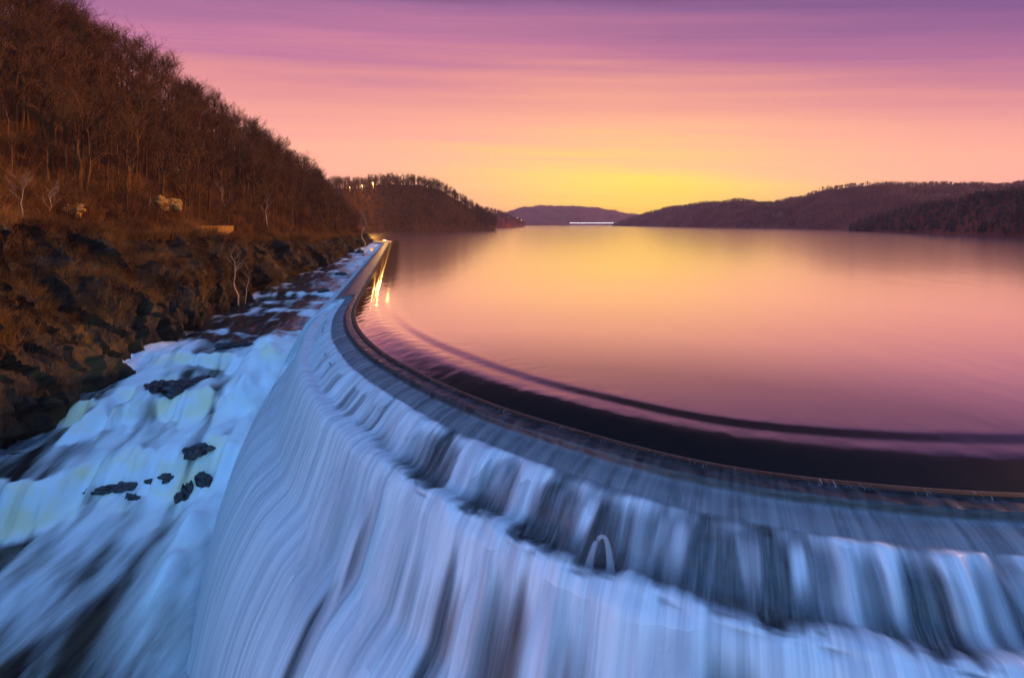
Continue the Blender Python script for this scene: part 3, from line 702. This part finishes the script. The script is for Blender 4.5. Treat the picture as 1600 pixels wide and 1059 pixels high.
# rocks in the rapids
def rapid_rock(px, Yd, size, seed, label, rot=0, sink=.12):
    x = (px-800)/F*Yd; i = int(np.argmin(np.abs(ys-Yd))); j = int(np.argmin(np.abs(xs-x)))
    z = float(GZ[i, j])+size[2]*sink
    return boulder('boulder', px, HZ+(H-z)/Yd*F, Yd, size, seed, M['wet_rock'], label, rot=rot)
rapid_rock(268, 66.0, (2.3, 1.2, 1.0), 411, 'large black wet boulder splitting the upper cascade', .6)
rapid_rock(246, 65.0, (1.1, .9, .7), 421, 'black rock at the lower left end of the large boulder', .4)
rapid_rock(288, 67.2, (1.0, .8, .6), 422, 'small black rock at the upper right end of the large boulder', .5)
rapid_rock(318, 69.5, (1.4, .5, .4), 423, 'low flat dark rock just above the large boulder', .5)
rapid_rock(312, 55.8, (1.3, .8, .8), 413, 'black rock on the lip of the lower cascade nearest the dam', .3)
rapid_rock(290, 53.2, (.7, .6, 1.5), 414, 'narrow black rock in the face of the lower cascade', .2, -.2)
rapid_rock(322, 54.2, (.8, .5, 1.0), 429, 'small black rock between the lip rock and the foot of the dam', .1, -.2)
rapid_rock(262, 55.2, (1.3, .5, .6), 430, 'small black rock left of the lip rock on the lower cascade', .3, -.2)
rapid_rock(205, 53.2, (.7, .6, 1.0), 415, 'dark rock showing through the middle of the lower cascade', 0, -.55)
rapid_rock(172, 54.2, (1.9, .5, .5), 424, 'dark ledge rock above the middle of the lower cascade', .4, -.25)
rapid_rock(352, 76.0, (1.6, .8, .6), 416, 'flat dark rock on the sill at the top of the upper cascade', .2)
rapid_rock(380, 77.5, (1.2, .8, .7), 425, 'dark rock at the dam end of the sill above the upper cascade', .1)
rapid_rock(236, 77.0, (.9, .7, .6), 426, 'small dark rock by the cliff at the top of the upper cascade', .1)
rapid_rock(508, 95, (.7, .5, .4), 417, 'small black rock in the dark water beside the dam kink')
rapid_rock(500, 101, (.5, .4, .3), 427, 'tiny black rock just upstream of the one beside the dam kink')
rapid_rock(532, 153, (1.5, .9, .8), 418, 'dark rock in the second white rapid below the far end of the dam')
rapid_rock(562, 221, (1.8, 1.2, 1.0), 419, 'dark rock in the farthest white rapid at the head of the river')
rapid_rock(505, 122, (1.3, .8, .6), 428, 'dark rock in the third white rapid from the far end')

# ------------------------------------------------------------------ far hills
def hill(name, cols, back, mat, amp, seed, nrow=46, dcol=2.0, kind='structure', tail=1.6):
    """cols: (photo column, distance of the shore, row of the ground skyline)"""
    cols = np.array(cols, float); px = np.arange(cols[0, 0], cols[-1, 0]+.1, dcol)
    ysh = np.interp(px, cols[:, 0], cols[:, 1]); top = np.interp(px, cols[:, 0], cols[:, 2])
    fr = np.linspace(0, tail, nrow)
    rows = []
    for f in fr:
        yy = ysh+back*f; zt = H+(HZ-top)/F*(ysh+back)
        hgt = np.where(f <= 1, np.sin(np.clip(f, 0, 1)*math.pi/2)**.9, 1-.6*(f-1)**2)
        z = LZ-1+(zt-LZ+1)*hgt; x = (px-800)/F*yy
        n_ = amp*fbm(x/(amp*9), yy/(amp*9), 0, seed, 4)*min(1, f*4)
        rows.append(np.stack([x, yy, z+n_], -1))
    R_ = np.array(rows)
    tag(mesh_obj(name, R_.reshape(-1, 3), grid_faces(nrow, len(px)), mat), kind=kind)
    return R_
def low_tree(seed, h, w, n_):      # far bare tree: trunk and a sheaf of twigs
    R = np.random.default_rng(seed); b = MB(); b.blade((0, 0, -1), (0, 0, h*.8), w*1.3)
    for i in range(n_):
        f = R.uniform(.25, .8); a = R.uniform(0, 6.28); ln = h*R.uniform(.2, .36)
        p = np.array([0, 0, h*f]); q = p+np.array([math.cos(a)*.6, math.sin(a)*.6, R.uniform(.4, 1.1)])*ln
        b.blade(p, q, w*.7)
        for _ in range(3): b.blade(p+(q-p)*R.uniform(.3, 1), q+R.normal(size=3)*ln*.35, w*.45)
    return tpl([b])
def pine_tree(seed, h):
    R = np.random.default_rng(seed); b = MB(); b.blade((0, 0, -1), (0, 0, h*.95), .2)
    for i in range(46):
        f = R.uniform(.12, 1); a = R.uniform(0, 6.28); ln = h*.24*(1.08-f)
        b.blade((0, 0, h*f), (math.cos(a)*ln, math.sin(a)*ln, h*f-ln*.25+R.normal()*.2), ln*.28)
    return tpl([b])
LOW = [low_tree(i, 13, .22, 12) for i in range(5)]; PINE = [pine_tree(i, 14) for i in range(4)]
FARL = [low_tree(i+30, 12, .9, 12) for i in range(4)]
def scatter(name, R_, n_, tpls, mat, smin, smax, rowmax=None, lump=False):
    nr_, nc_ = R_.shape[:2]; P = []
    rm_ = rowmax or nr_*.72
    while len(P) < n_:
        i, j = int(random.uniform(1, rm_)), int(random.uniform(0, nc_)); P.append(R_[i, j]+np.array([random.uniform(-3, 3), random.uniform(-3, 3), 0]))
    V_, F_ = merge(tpls, P, [random.uniform(smin, smax) for _ in P], [random.uniform(0, 6.28) for _ in P], [random.randrange(len(tpls)) for _ in P])
    return tag(mesh_obj(name, V_, F_, mat, smooth=False), kind='stuff')
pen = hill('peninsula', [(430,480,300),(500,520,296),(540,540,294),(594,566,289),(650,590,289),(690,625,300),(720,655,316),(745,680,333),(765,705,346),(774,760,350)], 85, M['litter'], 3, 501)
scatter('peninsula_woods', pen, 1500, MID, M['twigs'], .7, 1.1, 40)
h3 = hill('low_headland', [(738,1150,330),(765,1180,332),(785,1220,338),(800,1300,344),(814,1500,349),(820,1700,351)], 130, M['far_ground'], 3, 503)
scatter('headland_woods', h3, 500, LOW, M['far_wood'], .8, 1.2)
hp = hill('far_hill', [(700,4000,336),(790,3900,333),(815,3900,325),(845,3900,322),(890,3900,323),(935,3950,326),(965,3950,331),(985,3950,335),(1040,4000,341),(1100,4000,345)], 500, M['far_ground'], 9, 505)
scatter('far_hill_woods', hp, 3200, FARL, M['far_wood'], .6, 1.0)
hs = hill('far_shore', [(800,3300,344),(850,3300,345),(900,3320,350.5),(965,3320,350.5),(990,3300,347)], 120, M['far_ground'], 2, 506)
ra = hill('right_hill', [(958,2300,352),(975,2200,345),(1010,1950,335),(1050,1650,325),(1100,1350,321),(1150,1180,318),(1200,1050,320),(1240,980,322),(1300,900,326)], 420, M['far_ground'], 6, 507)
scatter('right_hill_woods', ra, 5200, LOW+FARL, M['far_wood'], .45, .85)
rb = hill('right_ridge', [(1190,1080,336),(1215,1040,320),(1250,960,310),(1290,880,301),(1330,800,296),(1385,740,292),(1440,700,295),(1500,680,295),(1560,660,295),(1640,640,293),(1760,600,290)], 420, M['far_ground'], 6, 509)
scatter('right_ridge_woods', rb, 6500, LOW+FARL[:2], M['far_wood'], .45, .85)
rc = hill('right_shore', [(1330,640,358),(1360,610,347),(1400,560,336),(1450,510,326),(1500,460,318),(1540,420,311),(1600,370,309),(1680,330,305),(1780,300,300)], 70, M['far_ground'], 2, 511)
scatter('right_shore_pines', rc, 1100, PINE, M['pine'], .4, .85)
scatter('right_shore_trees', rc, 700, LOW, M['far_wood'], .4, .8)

# ------------------------------------------------------------------ lamps
def street_lamp(px, py, Yd, h, energy, label, mat, r=.45):
    x = (px-800)/F*Yd; z = H-(py-HZ)/F*Yd
    e = empty('street_lamp', (x, Yd, z-h)); tag(e, label, 'street lamp')
    b = MB(); b.tube([(0, 0, -1), (0, 0, h*.6), (0, 0, h-.1)], [.12, .09, .07], 8); b.tube([(0, 0, h-.1), (0, -.6, h+.15), (0, -1.2, h+.1)], [.06, .05, .05], 6)
    b.build('pole', M['metal'], e, True)
    g_ = MB(); g_.tube([(0, -1.0, h+.02), (0, -1.2, h-.02), (0, -1.2-r, h-.05), (0, -1.3-r, h)], [r*.5, r, r, r*.4], 10); g_.build('lamp_head', mat, e, True)
    if energy:
        l = bpy.data.lights.new('lamp_light', 'POINT'); l.energy = energy; l.color = (1, .50, .10); l.shadow_soft_size = .5; l.specular_factor = .005
        lo = bpy.data.objects.new('lamp_light', l); COL.objects.link(lo); lo.parent = e; lo.location = (0, -1.8, h-.6)
    return e
street_lamp(583, 286, 560, 6, 90000, 'bright yellow street lamp on the wooded headland hill top', M['lamp'], .55)
street_lamp(566, 290, 556, 4, 16000, 'dimmer street lamp left of the brightest one on the headland road', M['far_lamp'], .35)
street_lamp(547, 293, 552, 4, 12000, 'faint street lamp farthest left on the headland road', M['far_lamp'], .3)
street_lamp(815, 344.5, 1900, 9, 60000, 'orange lamp at the tip of the low dark headland', M['far_lamp'], 1.6)
street_lamp(808, 340.5, 1850, 9, 20000, 'small lamp up the slope behind the orange lamp on the low headland', M['far_lamp'], .9)

# causeway
cy = 3000; z0 = H-(348.4-HZ)/F*cy
e = empty('causeway_bridge', ((928-800)/F*cy, cy, 0)); tag(e, 'long low pale bridge with white lights across the far end of the lake', 'bridge')
half = (966-890)/2/F*cy
b = MB(); b.box((-half, -4, z0-3.2), (half, 4, z0-1.6)); b.build('deck', M['concrete'], e)
b = MB()
for i in range(13):
    x = -half+2*half*(i+.5)/13; b.box((x-1.2, -3, -2), (x+1.2, 3, z0-3.203))
b.build('pier', M['concrete'], e)
for i in range(44):
    x = -half+2*half*(i+.5)/44; b = MB(); b.tube([(x-1.9, -4.3, z0-.4), (x+1.9, -4.3, z0-.4)], [1.1, 1.1], 6); b.build('lamp', M['car_light'], e)  # lamp row added to stand for the streak of car lights

# ------------------------------------------------------------------ evening haze over the lake
hm, N = new_mat('haze_air'); o_ = N.add('ShaderNodeOutputMaterial')
N.l.new(N.add('ShaderNodeVolumePrincipled', {'Color': (1.0, .66, .86, 1), 'Density': .000075, 'Anisotropy': .0}).outputs[0], o_.inputs['Volume'])
b = MB(); b.box((-5700, -60, -27), (5700, 5800, 300)); tag(b.build('haze', hm), kind='stuff')
